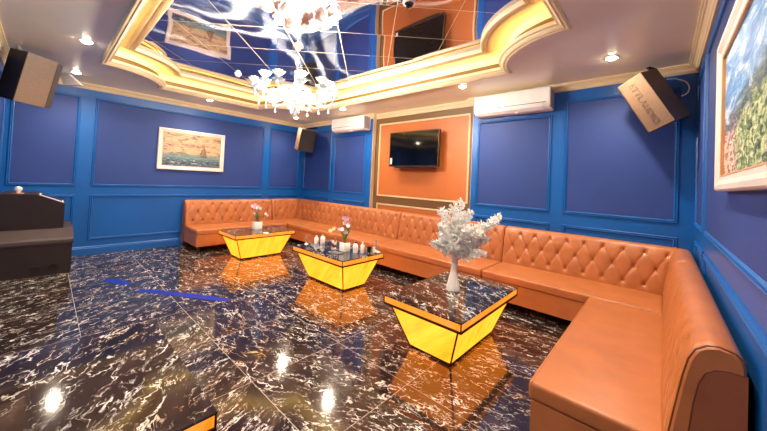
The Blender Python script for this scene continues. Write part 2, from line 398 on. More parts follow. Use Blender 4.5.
# ------------------------------------------------------------------ downlights
def downlight(x, y, label):
    t = thing('downlight', label, 'ceiling light', (x, y, H), 0, 'recessed downlights round the ceiling tray')
    obj('trim_ring', lathe(B(), [(.047, 0), (.047, -.006), (.06, -.008), (.064, 0)], 24), M['white'], t, True)
    obj('lens', lathe(B(), [(.0001, -.022), (.03, -.019), (.046, -.006), (.046, 0), (.0001, 0)], 20), M['lamp'], t)
    ld = bpy.data.lights.new('downlight_lamp', 'SPOT'); ld.energy = DL; ld.color = (1, .84, .67); ld.spot_size = 2.7; ld.spot_blend = .9; ld.shadow_soft_size = .04
    lo = bpy.data.objects.new('downlight_lamp', ld); COL.objects.link(lo); lo.parent = t; lo.location = (0, 0, -.03)
    return t
DL = 48
for x, y, lab in ((.73, -4.45, 'recessed ceiling light beside the left hanging speaker, nearest the left wall'), (2.44, -4.45, 'bright recessed ceiling light left of the ceiling tray corner'),
                  (.74, -2.61, 'recessed ceiling light above the ship painting'), (.74, -.72, 'recessed ceiling light in the far left corner behind the chandelier'),
                  (2.48, -.72, 'recessed ceiling light above the far air conditioner'), (5.12, -.70, 'recessed ceiling light left of the near air conditioner'),
                  (6.86, -.71, 'recessed ceiling light beside the tilted right-hand speaker'), (5.12, -4.45, 'recessed ceiling light above the nearest table, out of view'),
                  (6.86, -4.45, 'recessed ceiling light over the camera corner, out of view'), (6.86, -2.6, 'recessed ceiling light over the near end of the sofa, out of view')):
    downlight(x, y, lab)

# ------------------------------------------------------------------ chandelier
cx, cy = 3.81, -2.60
ch = thing('chandelier', 'bright crystal chandelier with curved arms and star-shaped glass shades under the mirror ceiling', 'chandelier', (cx, cy, ZM))
def z_(z): return z-ZM
obj('canopy', lathe(B(), [(.0001, 0), (.062, 0), (.066, -.008), (.05, -.02), (.03, -.045), (.012, -.055), (.0001, -.055)], 28), M['chrome'], ch, True)
obj('rod', tube(B(), [(0, 0, -.05), (0, 0, z_(2.45))], .007, 10), M['chrome'], ch, True)
for zz, r in ((3.02, .022), (2.97, .03), (2.93, .018)):
    obj('glass_ball', lathe(B(), [(.0001, -r)]+[(r*math.sin(a), -r*math.cos(a)) for a in [PI*k/8 for k in range(1, 8)]]+[(.0001, r)], 14, (0, 0, z_(zz))), M['crystal'], ch, True)
obj('column', lathe(B(), [(.0001, z_(2.80)), (.02, z_(2.80)), (.03, z_(2.77)), (.018, z_(2.72)), (.045, z_(2.66)), (.05, z_(2.62)), (.02, z_(2.57)), (.09, z_(2.53)), (.10, z_(2.50)), (.03, z_(2.45)), (.0001, z_(2.44))], 24), M['crystal'], ch, True)
def crystal(bm, c, r, h):
    lathe(bm, [(.0001, h*.5), (r*.35, h*.36), (r, -h*.05), (r*.75, -h*.32), (.0001, -h*.5)], 6, c)
bm = B()
for tier, (rr, zz, n) in enumerate(((.175, 2.60, 26), (.165, 2.555, 24), (.15, 2.51, 22), (.13, 2.465, 20), (.108, 2.42, 16), (.082, 2.375, 12), (.05, 2.33, 8))):
    for k in range(n):
        a = 2*PI*(k+.5*(tier%2))/n; crystal(bm, (rr*math.cos(a), rr*math.sin(a), z_(zz)), .013, .052)
crystal(bm, (0, 0, z_(2.275)), .026, .075)
tag(obj('crystal_basket', bm, M['crystal'], ch, True), 'cone of clear crystals under the arms')
def star(a, z): return 1+.30*math.cos(6*a)
def arm_set(parent, ang, R, zt, s=1.0):
    c, s_ = math.cos(ang), math.sin(ang); pts = []
    q = R/.5; dz = zt-2.62
    cps = [(.03, 2.60), (.05, 2.56), (.15*q, 2.50), (.27*q, 2.452), (.385*q, 2.455+dz*.4), (.465*q, 2.51+dz*.7), (.495*q, 2.575+dz), (.50*q, 2.62+dz), (.50*q, 2.66+dz)]
    for i in range(1, len(cps)-2):
        for k in range(3):
            v = k/3; p0, p1, p2, p3 = cps[i-1], cps[i], cps[i+1], cps[i+2]
            cr = [.5*(2*b+(c_-a)*v+(2*a-5*b+4*c_-d_)*v*v+(3*b-a-3*c_+d_)*v**3) for a, b, c_, d_ in zip(p0, p1, p2, p3)]
            pts.append((cr[0]*c, cr[0]*s_, z_(cr[1])))
    pts.append((.5*q*c, .5*q*s_, z_(2.62+dz)))
    ar = obj('arm', tube(B(), pts, .011, 8), M['crystal'], parent, True)
    e = pts[-1]
    obj('drip_pan', lathe(B(), [(.012, -.016), (.05, .0), (.06, .017), (.052, .015), (.012, 0)], 36, e, star), M['crystal'], ar, True)
    obj('candle_tube', lathe(B(), [(.0001, 0), (.013, 0), (.013, .06), (.0001, .06)], 10, e), M['petal'], ar, True)
    obj('glass_shade', lathe(B(), [(.018, .045), (.034, .053), (.050, .072), (.060, .102), (.055, .100), (.042, .080), (.03, .062), (.016, .052)], 36, e, lambda a, z: 1+.32*math.cos(6*a)*(z/.105)**2 if z > .06 else 1), M['shade'], ar, True)
    obj('bulb', lathe(B(), [(.0001, .06), (.012, .065), (.016, .082), (.009, .105), (.0001, .125)], 12, e), M['bulb'], ar, True)
    for (u, L_) in ((1.0, .10), (.62, .085)):
        bm = B()
        p = pts[int(u*(len(pts)-1))]
        for q in range(2): crystal(bm, (p[0], p[1], p[2]-.03-.028*q), .008, .024)
        crystal(bm, (p[0], p[1], p[2]-L_), .017, .055)
        crystal(bm, (p[0], p[1], p[2]-L_+.03), .005, .05)
        obj('crystal_drop', bm, M['crystal'], ar, True)
    return e
for k in range(12):
    R = .485 if k % 2 == 0 else .44
    e = arm_set(ch, 2*PI*k/12+.1, R, 2.575 if k % 2 == 0 else 2.60)
    if k % 3 != 2 and k % 2 == 0 or k in (2, 8):
        ld = bpy.data.lights.new('chandelier_lamp', 'POINT'); ld.energy = 22; ld.color = (1, .93, .84); ld.shadow_soft_size = .05
        lo = bpy.data.objects.new('chandelier_lamp', ld); COL.objects.link(lo); lo.parent = ch; lo.location = (e[0]*.9, e[1]*.9, e[2]+.14)

# ------------------------------------------------------------------ sofas
SEAT = .43
PROF = [(.012, .06), (.012, .86), (.02, .895), (.045, .918), (.085, .928), (.12, .92), (.15, .895), (.17, .85), (.185, .78), (.198, .70), (.21, .62), (.222, .54), (.232, .46), (.237, .40), (.24, .33)]
def prof_pt(s, prof):
    L = [0]
    for a, b in zip(prof, prof[1:]): L.append(L[-1]+math.dist(a, b))
    s = s*L[-1]
    for i in range(len(prof)-1):
        if s <= L[i+1] or i == len(prof)-2:
            f = (s-L[i])/(L[i+1]-L[i]); a, b = prof[i], prof[i+1]
            t = Vector((b[0]-a[0], b[1]-a[1])).normalized()
            return a[0]+(b[0]-a[0])*f, a[1]+(b[1]-a[1])*f, t
SU = .19; ROWS = (.845, .675, .505)
def tuft(u, z, w, u0):
    """depth of the buttoned surface at u along the width, z up"""
    r2 = 9; dc = 9
    a = ((u-u0)/SU + (z-ROWS[0])/(2*(ROWS[0]-ROWS[1]))); b = ((u-u0)/SU - (z-ROWS[0])/(2*(ROWS[0]-ROWS[1])))
    da = abs(a-round(a)); db = abs(b-round(b))
    ok = min(1, max(0, (z-ROWS[2]+.07)/.06))*min(1, max(0, (ROWS[0]+.05-z)/.05))
    d = ok*.010*math.exp(-(min(da, db)*SU/.009)**2)
    for i, rz in enumerate(ROWS):
        uu = u-u0-(SU/2 if i == 1 else 0); k = round(uu/SU); du = uu-k*SU
        bu = u0+(SU/2 if i == 1 else 0)+k*SU
        if bu < .05 or bu > w-.05: continue
        r = math.hypot(du, z-rz); d += .023*math.exp(-(r/.019)**2)+.007*math.exp(-(r/.055)**2)
    return d
def backrest(par, x0, x1, u0=.1, name='backrest', nt=70, m0=False, m1=False):
    """tufted back; m0 / m1 cut that end at 45 degrees to meet the back of the next wall"""
    w = x1-x0; nu = max(8, int(w/.0125)); bm = B(); rows = []
    pp = [prof_pt(j/nt, PROF) for j in range(nt+1)]
    for i in range(nu+1):
        row = []
        for j, (y, z, t) in enumerate(pp):
            a = y if m0 else 0; b = w-y if m1 else w
            u = a+(b-a)*i/nu
            wz = min(1, max(0, (z-.43)/.05)); wj = min(1, max(0, (j/nt-.57)/.05))
            out_d = (.008-tuft(u, z, w, u0))*wz*wj
            if m0: out_d *= min(1, (u-a)/.03)
            elif u < .03: out_d = out_d*(u/.03)-.012*(1-u/.03)**2*(1 if j/nt > .3 else 0)
            if m1: out_d *= min(1, (b-u)/.03)
            elif w-u < .03: out_d = out_d*((w-u)/.03)-.012*(1-(w-u)/.03)**2*(1 if j/nt > .3 else 0)
            row.append(bm.verts.new((x0+u, -(y-t[1]*out_d), z+t[0]*out_d)))
        rows.append(row)
    for a, b in zip(rows, rows[1:]):
        for j in range(nt): bm.faces.new((a[j], a[j+1], b[j+1], b[j]))
        bm.faces.new((a[nt], a[0], b[0], b[nt]))
    bm.faces.new(rows[0]); bm.faces.new(rows[-1][::-1])
    o = obj(name, bm, M['leather'], par, True)
    bb = B()
    for i, rz in enumerate(ROWS):
        st = u0+(SU/2 if i == 1 else 0); k = -3
        while st+k*SU < w:
            u = st+k*SU; k += 1
            if u < (.24 if m0 else .05) or u > w-(.24 if m1 else .05): continue
            best = min((abs(p[1]-rz), p[0]) for p in [prof_pt(q/200, PROF) for q in range(110, 200)])[1]
            lathe(bb, [(.0001, .004), (.006, .003), (.010, -.001), (.0001, -.004)], 8, (x0+u, -(best-.017), rz))
    bt = obj('button', bb, M['button'], o, True); bt['kind'] = 'stuff'
    return o
def end_piping(par, x, depth=.254):
    pts = [(x, -y, z) for y, z in PROF[2:]]
    obj('piping', tube(B(), pts, .0034, 6), M['piping'], par, True)
def end_panel(par, x, sgn):
    """inset side panel outlined by double stitching"""
    pts = [(.014, .845), (.06, .848), (.095, .84), (.122, .815), (.14, .77), (.155, .68), (.166, .56), (.175, .42), (.18, .30), (.182, .06)]
    f = (lambda a, b, h: (x+sgn*h, -a, b))
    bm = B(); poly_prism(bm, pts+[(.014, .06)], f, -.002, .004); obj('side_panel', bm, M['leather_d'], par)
    obj('stitching', tube(B(), [f(a, b, .004) for a, b in pts], .0022, 5), M['piping'], par)
def cushion(par, poly, z0, z1, bev=.022, pipe_edge=None):
    """seat cushion from a 2D outline"""
    bm = B(); a = [bm.verts.new((x, y, z0)) for x, y in poly]; b = [bm.verts.new((x, y, z1)) for x, y in poly]
    n = len(poly); bm.faces.new(a[::-1]); tf = bm.faces.new(b)
    for i in range(n): bm.faces.new((a[i], a[(i+1)%n], b[(i+1)%n], b[i]))
    bmesh.ops.bevel(bm, geom=list(bm.edges), offset=bev, segments=3, affect='EDGES', profile=.6)
    o = obj('seat_cushion', bm, M['leather'], par, True)
    if pipe_edge:
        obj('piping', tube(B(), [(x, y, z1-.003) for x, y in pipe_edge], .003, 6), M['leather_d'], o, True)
    return o
def sofa_base(par, poly, z0=.115, z1=.333):
    bm = B(); poly_prism(bm, poly, ident, z0, z1); obj('base', bm, M['leather_d'] if False else M['leather'], par)
def legs(par, pts):
    bm = None
    for x, y in pts:
        obj('leg', bx(x-.02, x+.02, y-.02, y+.02, 0, .118), M['metal'], par)
DP = .895
G = 'sections of the tan leather corner banquette'
def straight(label, loc, rz, w, depth=DP, back=None, seat=None, u0=.1, ends=(), m0=False, m1=False):
    s = thing('sofa_section', label, 'sofa', loc, rz, G)
    b0, b1 = back or (0, w); s0, s1 = seat or (0, w)
    bk = backrest(s, b0+(0 if m0 else .006), b1-(0 if m1 else .006), u0, m0=m0, m1=m1)
    cushion(s, [(s0+.007, -.226), (s0+.007, -depth), (s1-.007, -depth), (s1-.007, -.226)], .335, SEAT, pipe_edge=[(s0+.01, -depth+.018), (s1-.01, -depth+.018)])
    sofa_base(s, [(s0+.01, -.02), (s0+.01, -depth+.015), (s1-.01, -depth+.015), (s1-.01, -.02)])
    legs(s, [(s0+.08, -depth+.09), (s1-.08, -depth+.09), (s0+.08, -.10), (s1-.08, -.10)])
    for x, sg in ends:
        end_piping(bk, x); end_panel(bk, x, sg)
    return s
straight('far left tufted leather sofa section standing against the left blue wall', (0.012, -2.77, 0), PI/2, 1.865, .93, u0=.13, ends=((.004, -1),))
straight('tufted leather sofa section under the left part of the orange wall bay', (1.75, -.012, 0), 0, 1.90, u0=.08)
straight('tufted leather sofa section directly behind the white foliage vase', (3.65, -.012, 0), 0, 1.95, u0=.10)
s5 = straight('diamond tufted leather sofa section filling the right-hand corner under the blue panels', (5.60, -.012, 0), 0, 1.68, back=(0, W-.012-5.60), seat=(0, 1.944-.226), u0=.22, m1=True)
# near right section, runs along the right wall towards the camera
s6 = straight('near leather sofa section along the right wall with rounded stitched end', (W-.012, -.012, 0), -PI/2, 2.93, .79, back=(.91, 2.93), seat=(.91, 2.83), u0=.10, ends=((2.926, 1),))
o = backrest(s5, 0, .905, .1, m0=True); o.rotation_euler = (0, 0, -PI/2); o.location = (W-.012-5.60, 0, 0)
# far corner section, L shaped
s2 = thing('sofa_section', 'far corner tufted leather sofa section where the left wall meets the back wall', 'sofa', (0.012, -.012, 0), 0, G)
backrest(s2, 0, 1.746, .30, m0=True)
o = backrest(s2, 0, .885, .1, m1=True); o.rotation_euler = (0, 0, PI/2); o.location = (0, -.885, 0)
cushion(s2, [(.226, -.226), (.226, -.883), (1.744, -.883), (1.744, -.226)], .335, SEAT, pipe_edge=[(.94, -.865), (1.74, -.865)])
sofa_base(s2, [(.02, -.02), (.02, -.868), (1.738, -.868), (1.738, -.02)])
legs(s2, [(.08, -.1), (.86, -.74), (1.66, -.8), (1.66, -.1)])

# ------------------------------------------------------------------ coffee tables
def coffee_table(label, loc, lx, ly):
    """origin at the table centre on the floor; lx, ly top size"""
    t = thing('coffee_table', label, 'table', loc, 0, 'glowing onyx coffee tables with black marble tops')
    hx, hy = lx/2, ly/2
    obj('tabletop', bx(-hx, hx, -hy, hy, .458, .47, bev=.002, seg=1), M['top'], t)
    bm = B(); box(bm, -hx+.008, hx-.008, -hy+.008, hy-.008, .405, .455); tag(obj('light_band', bm, M['band'], t), 'glowing amber edge band')
    for sx in (-1, 1):
        for sy in (-1, 1): obj('corner_strip', bx( sx*(hx-.006)-.004, sx*(hx-.006)+.004, sy*(hy-.006)-.004, sy*(hy-.006)+.004, .402, .458), M['metal'], t)
    obj('lower_lip', bx(-hx, hx, -hy, hy, .385, .403, bev=.002, seg=1), M['metal'], t)
    ax, ay = hx-.05, hy-.05; bx_, by_ = hx-.18, hy-.19; z1, z0 = .385, .022
    T = [(-ax, -ay, z1), (ax, -ay, z1), (ax, ay, z1), (-ax, ay, z1)]; Q = [(-bx_, -by_, z0), (bx_, -by_, z0), (bx_, by_, z0), (-bx_, by_, z0)]
    for i in range(4):
        j = (i+1) % 4; bm = B(); f = [Vector(p) for p in (Q[i], Q[j], T[j], T[i])]
        n = (f[1]-f[0]).cross(f[2]-f[0]).normalized(); a = [bm.verts.new(p) for p in f]; b = [bm.verts.new(p-n*.012+(Vector((0, 0, p.z))-p)*.0) for p in f]
        bm.faces.new(a); bm.faces.new(b[::-1])
        for k in range(4): bm.faces.new((a[k], b[k], b[(k+1)%4], a[(k+1)%4]))
        obj('side_panel', bm, M['onyx'], t)
    for i in range(4): obj('corner_edging', tube(B(), [T[i], Q[i]], .008, 4), M['metal'], t)
    for P_ in (Q, T): obj('edging', tube(B(), P_, .0055, 4, closed=True), M['metal'], t)
    obj('plinth', bx(-bx_+.012, bx_-.012, -by_+.012, by_-.012, 0, .022), M['metal'], t)
    return t
coffee_table('glowing amber coffee table with black marble top holding the tall white foliage vase', (5.815, -1.97, 0), .78, 1.2)
coffee_table('glowing amber coffee table with marble top crowded with bottles and a potted orchid', (3.76, -1.75, 0), 1.16, .78)
coffee_table('farthest glowing amber coffee table, in front of the left sofa, only one orchid on it', (1.64, -1.94, 0), .76, 1.14)
coffee_table('nearest coffee table, cut off at the bottom left of the view, empty marble top', (5.29, -4.53, 0), 1.18, .78)

# ------------------------------------------------------------------ pictures
def picture(name, label, fm, a0, a1, z0, z1, canvas_mat, fw=.075, th=.045):
    t = thing(name, label, 'painting', fm((a0+a1)/2, z0, 0))
    org = Vector(t.location)
    f = lambda a, z, o: tuple(Vector(fm(a, z, o))-org)
    path = [(a0, z0), (a1, z0), (a1, z1), (a0, z1)]
    obj('frame', sweep(B(), path, [(0, .004), (0, th-.008), (.008, th), (.03, th), (fw*.7, th-.012), (fw, th-.016), (fw, .004)], f), M['whitef'], t)
    obj('gilt_liner', sweep(B(), [(a0+fw, z0+fw), (a1-fw, z0+fw), (a1-fw, z1-fw), (a0+fw, z1-fw)], [(0, .01), (0, th-.014), (.008, th-.017), (.008, .02)], f), M['goldf'], t)
    bm = B(); poly_prism(bm, [(a0+fw, z0+fw), (a1-fw, z0+fw), (a1-fw, z1-fw), (a0+fw, z1-fw)], f, .016, .026)
    obj('canvas', bm, canvas_mat, t); return t, f
def sea_mat():
    t = NT('seascape_paint'); p = t.coord(); s = t.n('ShaderNodeSeparateXYZ'); t.l(p, s.inputs[0]); Z = s.outputs[2]
    n = t.noise(t.mapping(p, scale=(1, 3, 9)), 1.6, 6, .65, .6); n2 = t.noise(t.mapping(p, scale=(1, 7, 26)), 1.5, 5, .7, .8)
    sky = t.ramp(n.outputs[0], [(.34, lin(104, 74, 66)), (.44, lin(160, 122, 92)), (.54, lin(192, 166, 122)), (.66, lin(138, 108, 92))])
    sea = t.ramp(n2.outputs[0], [(.36, lin(28, 34, 50)), (.47, lin(54, 70, 88)), (.56, lin(92, 108, 118)), (.66, lin(196, 190, 184))])
    zz = t.math('ADD', Z, t.math('MULTIPLY', t.math('SUBTRACT', n.outputs[0], .5), .08))
    f = t.math('MULTIPLY', t.math('SUBTRACT', zz, 1.81), 14, clamp=True)
    tq = t.math('MULTIPLY', t.math('SUBTRACT', 1, t.math('MULTIPLY', t.math('ABSOLUTE', t.math('SUBTRACT', zz, 1.80)), 12), clamp=True), .75)
    return t.bsdf(t.mix(tq, t.mix(f, sea, sky), lin(112, 144, 134)), .5)
def hill_mat():
    t = NT('landscape_paint'); p = t.coord(); s = t.n('ShaderNodeSeparateXYZ'); t.l(p, s.inputs[0]); Z, Y = s.outputs[2], s.outputs[1]
    nb = t.noise(t.mapping(p, rot=(.7, 0, 0), scale=(1, 2, 7)), 1.6, 5, .65, 1.0); nf = t.noise(t.mapping(p, rot=(-.6, 0, 0), scale=(1, 8, 18)), 1.6, 6, .7, 1.2)
    sky = t.ramp(nb.outputs[0], [(.36, lin(44, 98, 164)), (.48, lin(92, 146, 192)), (.6, lin(196, 204, 208)), (.72, lin(160, 162, 170))])
    land = t.ramp(nf.outputs[0], [(.38, lin(34, 52, 46)), (.45, lin(92, 118, 74)), (.53, lin(150, 166, 104)), (.59, lin(216, 214, 182)), (.7, lin(120, 142, 106))])
    coral = t.ramp(nf.outputs[0], [(.38, lin(96, 70, 56)), (.46, lin(176, 108, 78)), (.52, lin(236, 222, 208)), (.6, lin(196, 150, 122)), (.68, lin(120, 116, 100))])
    # the hillside climbs to the right (towards -y)
    d = t.math('ADD', t.math('SUBTRACT', Z, 1.90), t.math('MULTIPLY', t.math('ADD', Y, 2.75), .10))
    d = t.math('ADD', d, t.math('MULTIPLY', t.math('SUBTRACT', nb.outputs[0], .5), .30))
    f = t.math('MULTIPLY', d, 22, clamp=True)
    c = t.math('ADD', t.math('MULTIPLY', t.math('ADD', Y, 2.66), 6), t.math('MULTIPLY', t.math('SUBTRACT', nb.outputs[0], .5), 3))
    ground = t.mix(t.math('MULTIPLY', c, 1, clamp=True), land, coral)
    ridge = t.math('SUBTRACT', 1, t.math('MULTIPLY', t.math('ABSOLUTE', d), 14), clamp=True)
    return t.bsdf(t.mix(t.math('MULTIPLY', ridge, .9), t.mix(f, ground, sky), lin(40, 70, 92)), .45)
pl, f = picture('seascape_painting', 'white-framed painting of a sailing boat on the sea, on the left wall', WL, -3.25, -2.03, 1.53, 2.35, sea_mat())
bt = B()
poly_prism(bt, [(-2.50, 1.845), (-2.36, 1.84), (-2.385, 1.815), (-2.48, 1.818)], f, .0262, .0272)
obj('painted_boat', bt, plain('painted_hull', (84, 60, 50), .5), pl)
bt = B(); poly_prism(bt, [(-2.455, 1.85), (-2.375, 1.852), (-2.445, 2.10)], f, .0262, .0272); poly_prism(bt, [(-2.52, 1.86), (-2.462, 1.85), (-2.452, 2.05)], f, .0262, .0272)
obj('painted_sail', bt, plain('painted_canvas', (124, 90, 70), .5), pl)
picture('landscape_painting', 'white-framed painting of green hills under a blue sky, on the right wall', WR, -3.37, -2.15, 1.53, 2.34, hill_mat(), th=.055)

# ------------------------------------------------------------------ television
tv = thing('television', 'black flat television hung on the orange wall bay', 'television', (3.79, RD, 1.78))
tx = lambda a, z, o: (a-3.79, -o, z-1.78)
x0, x1, z0, z1 = 3.235, 4.375, 1.79, 2.465
bm = B(); box(bm, x0-3.79, x1-3.79, -.185, -.13, z0-1.78, z1-1.78, bev=.006); obj('housing', bm, M['black'], tv)
obj('screen', bx(x0+.018-3.79, x1-.018-3.79, -.189, -.184, z0+.035-1.78, z1-.018-1.78), M['screen'], tv)
obj('bezel', sweep(B(), [(x0, z0), (x1, z0), (x1, z1), (x0, z1)], [(0, .186), (.0, .192), (.012, .192), (.012, .186)], lambda a, z, o: (a-3.79, -o, z-1.78)), plain('brown_bezel', (120, 84, 60), .25, .4), tv)
obj('wall_bracket', bx(-.2, .2, -.13, -.004, .2, .5), M['metal'], tv)
bm = B(); poly_prism(bm, [(x0+.025, z0+.05), (x0+.075, z0+.05), (x0+.075, z0+.17), (x0+.025, z0+.17)], lambda a, z, o: (a-3.79, -o, z-1.78), .189, .191)
tag(obj('energy_sticker', bm, M['label'], tv), 'small white sticker in the lower left corner')
obj('stand_bar', bx(x0+.14-3.79, x1-.12-3.79, -.18, -.14, -.01, .012), M['black'], tv)

# ------------------------------------------------------------------ air conditioners
def aircon(label, x, z0):
    t = thing('air_conditioner', label, 'air conditioner', (x, 0, z0), 0, 'white split air conditioners')
    w = 1.08; prof = [(.004, .02), (.004, .31), (.19, .315), (.215, .30), (.222, .26), (.222, .12), (.21, .06), (.17, .02), (.10, 0), (.03, 0)]
    bm = B(); poly_prism(bm, prof, lambda a, b, h: (h, -a, b), 0, w)
    bmesh.ops.bevel(bm, geom=[e for e in bm.edges if abs(e.verts[0].co.x-e.verts[1].co.x) < 1e-5], offset=.008, segments=2, affect='EDGES')
    obj('body', bm, M['white'], t, True)
    bm = B(); poly_prism(bm, [(.2245, .085), (.2245, .09), (.216, .052), (.17, .012), (.168, .006), (.218, .045)], lambda a, b, h: (h, -a, b), .08, w-.08)
    obj('louvre', bm, M['white'], t)
    bm = B(); poly_prism(bm, [(.2225, .096), (.2245, .096), (.2245, .103), (.2225, .103)], lambda a, b, h: (h, -a, b), .05, w-.05); obj('air_slot', bm, M['vinyl_d'], t)
    obj('end_cap', bx(w-.012, w+.004, -.2, -.03, .03, .29, bev=.004), plain('grey_plastic', (150, 140, 136), .5), t)
    obj('sensor', bx(.62, .66, -.19, -.17, -.012, .004), M['white'], t)
    return t
aircon('white air conditioner right of the orange wall bay', 5.075, 2.568)
aircon('far white air conditioner left of the orange wall bay', 1.50, 2.575)

# ------------------------------------------------------------------ speakers
def speaker(label, c, ax, ay, az, dims, grille_face, text=False):
    """box whose local axes are given in the room; dims (x, y, z)"""
    t = thing('wall_speaker', label, 'loudspeaker', c)
    X, Y, Z = Vector(ax).normalized(), None, None
    Zv = Vector(az); Zv = (Zv-X*Zv.dot(X)).normalized(); Yv = Zv.cross(X)
    if Yv.dot(Vector(ay)) < 0: Yv = -Yv
    f = lambda a, b, h: tuple(X*a+Yv*b+Zv*h)
    dx, dy, dz = (d/2 for d in dims)
    bm = box(B(), -dx, dx, -dy, dy, -dz, dz, bev=.006)
    for v in bm.verts: v.co = Vector(f(*v.co))
    obj('cabinet', bm, M['vinyl'], t)
    def face(axis, sgn, inset, th):
        bm = B(); e = [dx, dy, dz]
        lo = [-v+inset for v in e]; hi = [v-inset for v in e]
        if sgn > 0: lo[axis], hi[axis] = e[axis]-.004, e[axis]+th
        else: lo[axis], hi[axis] = -e[axis]-th, -e[axis]+.004
        box(bm, lo[0], hi[0], lo[1], hi[1], lo[2], hi[2], bev=.004, seg=1)
        for v in bm.verts: v.co = Vector(f(*v.co))
        return bm
    tag(obj('grille', face(grille_face[0], grille_face[1], .008, .014), M['grille'], t), 'dark front grille')
    return t, f, (dx, dy, dz), face
C0 = Vector((7.2856, -4.6921, 1.5))
# right
t, f, d, face = speaker('brown tilted loudspeaker with embossed lettering in the right-hand corner', (7.19, -.345, 2.50), (.76, -.55, .34), (.45, .83, .34), (-.46, -.10, .88), (.264, .269, .594), (0, -1), True)
tag(obj('side_cover', face(1, 1, .0, .003), plain('side_vinyl', (88, 64, 52), .55, nscale=60), t), 'darker side of the cabinet')  # darker copy of the cabinet vinyl puts the side's shade into colour
RSP = (t, f, d)
bm = B(); p0 = Vector(f(.10, .09, .297)); tube(bm, [p0, p0+Vector((-.03, .01, .035)), p0+Vector((-.01, .05, .05)), p0+Vector((.03, .06, .03)), p0+Vector((.04, .20, -.02))], .011, 8)
obj('wall_bracket', bm, M['metal'], t, True)
bm = B(); q = Vector(t.location)
pts = [Vector(p)-q for p in ((7.30, -.16, 2.76), (7.37, -.14, 2.757), (7.42, -.12, 2.74), (7.455, -.11, 2.715), (7.475, -.10, 2.68), (7.48, -.10, 2.64), (7.47, -.11, 2.60), (7.45, -.13, 2.575), (7.42, -.15, 2.56))]
tag(obj('cable', tube(B(), pts, .006, 6), M['white'], t, True), 'loose white cable loop')
# left near speaker
k = .90; cL = C0+(Vector((.89, -4.911, 2.664))-C0)*k
t, f, d, face = speaker('large brown loudspeaker at the top left edge of the view, near the ceiling', tuple(cL), (-.49, .87, -.06), (-.86, -.47, .2), (.15, .15, .98), (.317*k, .354*k, .662*k), (0, 1))
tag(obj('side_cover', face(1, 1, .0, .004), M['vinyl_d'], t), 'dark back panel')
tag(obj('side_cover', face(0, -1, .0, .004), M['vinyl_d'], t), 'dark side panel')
obj('front_baffle', face(0, 1, .012, .06), M['vinyl_d'], t)
bm = B(); RvL = Vector((.74, .673, 0)); o_ = Vector((1.50, -4.60, 2.66))-Vector(t.location)
for q0, q1, q2, q3 in (((-.05, .06), (.07, .05), (.235, -.085), (.02, -.10)),):
    pts_ = [o_+RvL*q[0]+Vector((0, 0, q[1]-.01)) for q in (q0, q1, q2, q3)]; dv = Vector((-.673, .74, 0))*.05
    a_ = [bm.verts.new(p) for p in pts_]; b_ = [bm.verts.new(p+dv) for p in pts_]
    bm.faces.new(a_); bm.faces.new(b_[::-1])
    for k_ in range(4): bm.faces.new((a_[k_], b_[k_], b_[(k_+1)%4], a_[(k_+1)%4]))
tag(obj('support_bracket', bm, M['white'], t), 'white support bracket')
bm = B(); a = Vector(f(-.10, .05, d[2]-.01)); tube(bm, [a, a+Vector((0, -.02, .06))], .02, 10); obj('mounting_knob', bm, M['steel'], t, True)
# far left corner speaker
t, f, d, face = speaker('far loudspeaker hung in the corner below the chandelier', (.70, -.39, 2.425), (.29, .95, -.09), (-.93, .30, .19), (.21, .03, .98), (.377, .34, .54), (1, -1))
bm = B(); a = Vector(f(0, .1, d[2]-.005)); tube(bm, [a, a+Vector((-.03, .18, .06)), a+Vector((-.05, .40, .10))], .018, 8); obj('wall_bracket', bm, M['metal'], t, True)
bm = B()
for s in (-.06, .06):
    a = Vector(f(s, .12, -d[2]+.01)); tube(bm, [a, a+Vector((-.05, .04, -.18)), Vector((a.x-.10, .14, a.z-.5))], .005, 5)
obj('cable', bm, M['black'], t, True)
# embossed lettering on the right speaker
def letters(txt, par, f, d, mat):
    cu = bpy.data.curves.new('lettering', 'FONT'); cu.body = txt; cu.size = .088; cu.extrude = .003; cu.align_x = 'CENTER'; cu.align_y = 'CENTER'; cu.space_character = 1.05; cu.resolution_u = 2
    tmp = bpy.data.objects.new('lettering', cu); COL.objects.link(tmp)
    dg = bpy.context.evaluated_depsgraph_get(); me = bpy.data.meshes.new_from_object(tmp.evaluated_get(dg))
    bpy.data.objects.remove(tmp)
    for v in me.vertices:
        u, w, h = v.co
        v.co = Vector(f(w-.01, -d[1]-.0015-h, -u))       # runs down the face
    me.materials.clear(); me.materials.append(mat)
    o = bpy.data.objects.new('lettering', me); COL.objects.link(o); o.parent = par; return o
letters('ETTLAUDIO', RSP[0], RSP[1], RSP[2], plain('embossed_vinyl', (112, 88, 68), .4))

# ------------------------------------------------------------------ console in the left corner
cn = thing('karaoke_console', 'dark stepped console cabinet with sloping touch panel at the left edge', 'cabinet', (.6, -4.75, 0))
lx = lambda x: x-.6
ly = lambda y: y+4.75
bm = B(); poly_prism(bm, [(.06, .0), (1.085, .0), (1.085, .415), (.06, .415)], lambda a, b, h: (lx(a), ly(h), b), -5.10, -4.385)
obj('base_box', bm, M['felt'], cn)
bm = B(); poly_prism(bm, [(.06, .415), (1.095, .415), (1.105, .44), (1.10, .475), (1.085, .50), (.80, .60), (.06, .60)], lambda a, b, h: (lx(a), ly(h), b), -5.105, -4.375)
tag(obj('sloping_ledge', bm, M['felt2'], cn), 'brown sloping ledge')
bm = B(); poly_prism(bm, [(-5.10, .60), (-4.475, .60), (-4.475, .955), (-4.49, .965), (-4.74, 1.078), (-4.78, 1.088), (-5.10, 1.09)], lambda a, b, h: (lx(h), ly(a), b), .08, .80)
obj('upper_cabinet', bm, M['felt'], cn)
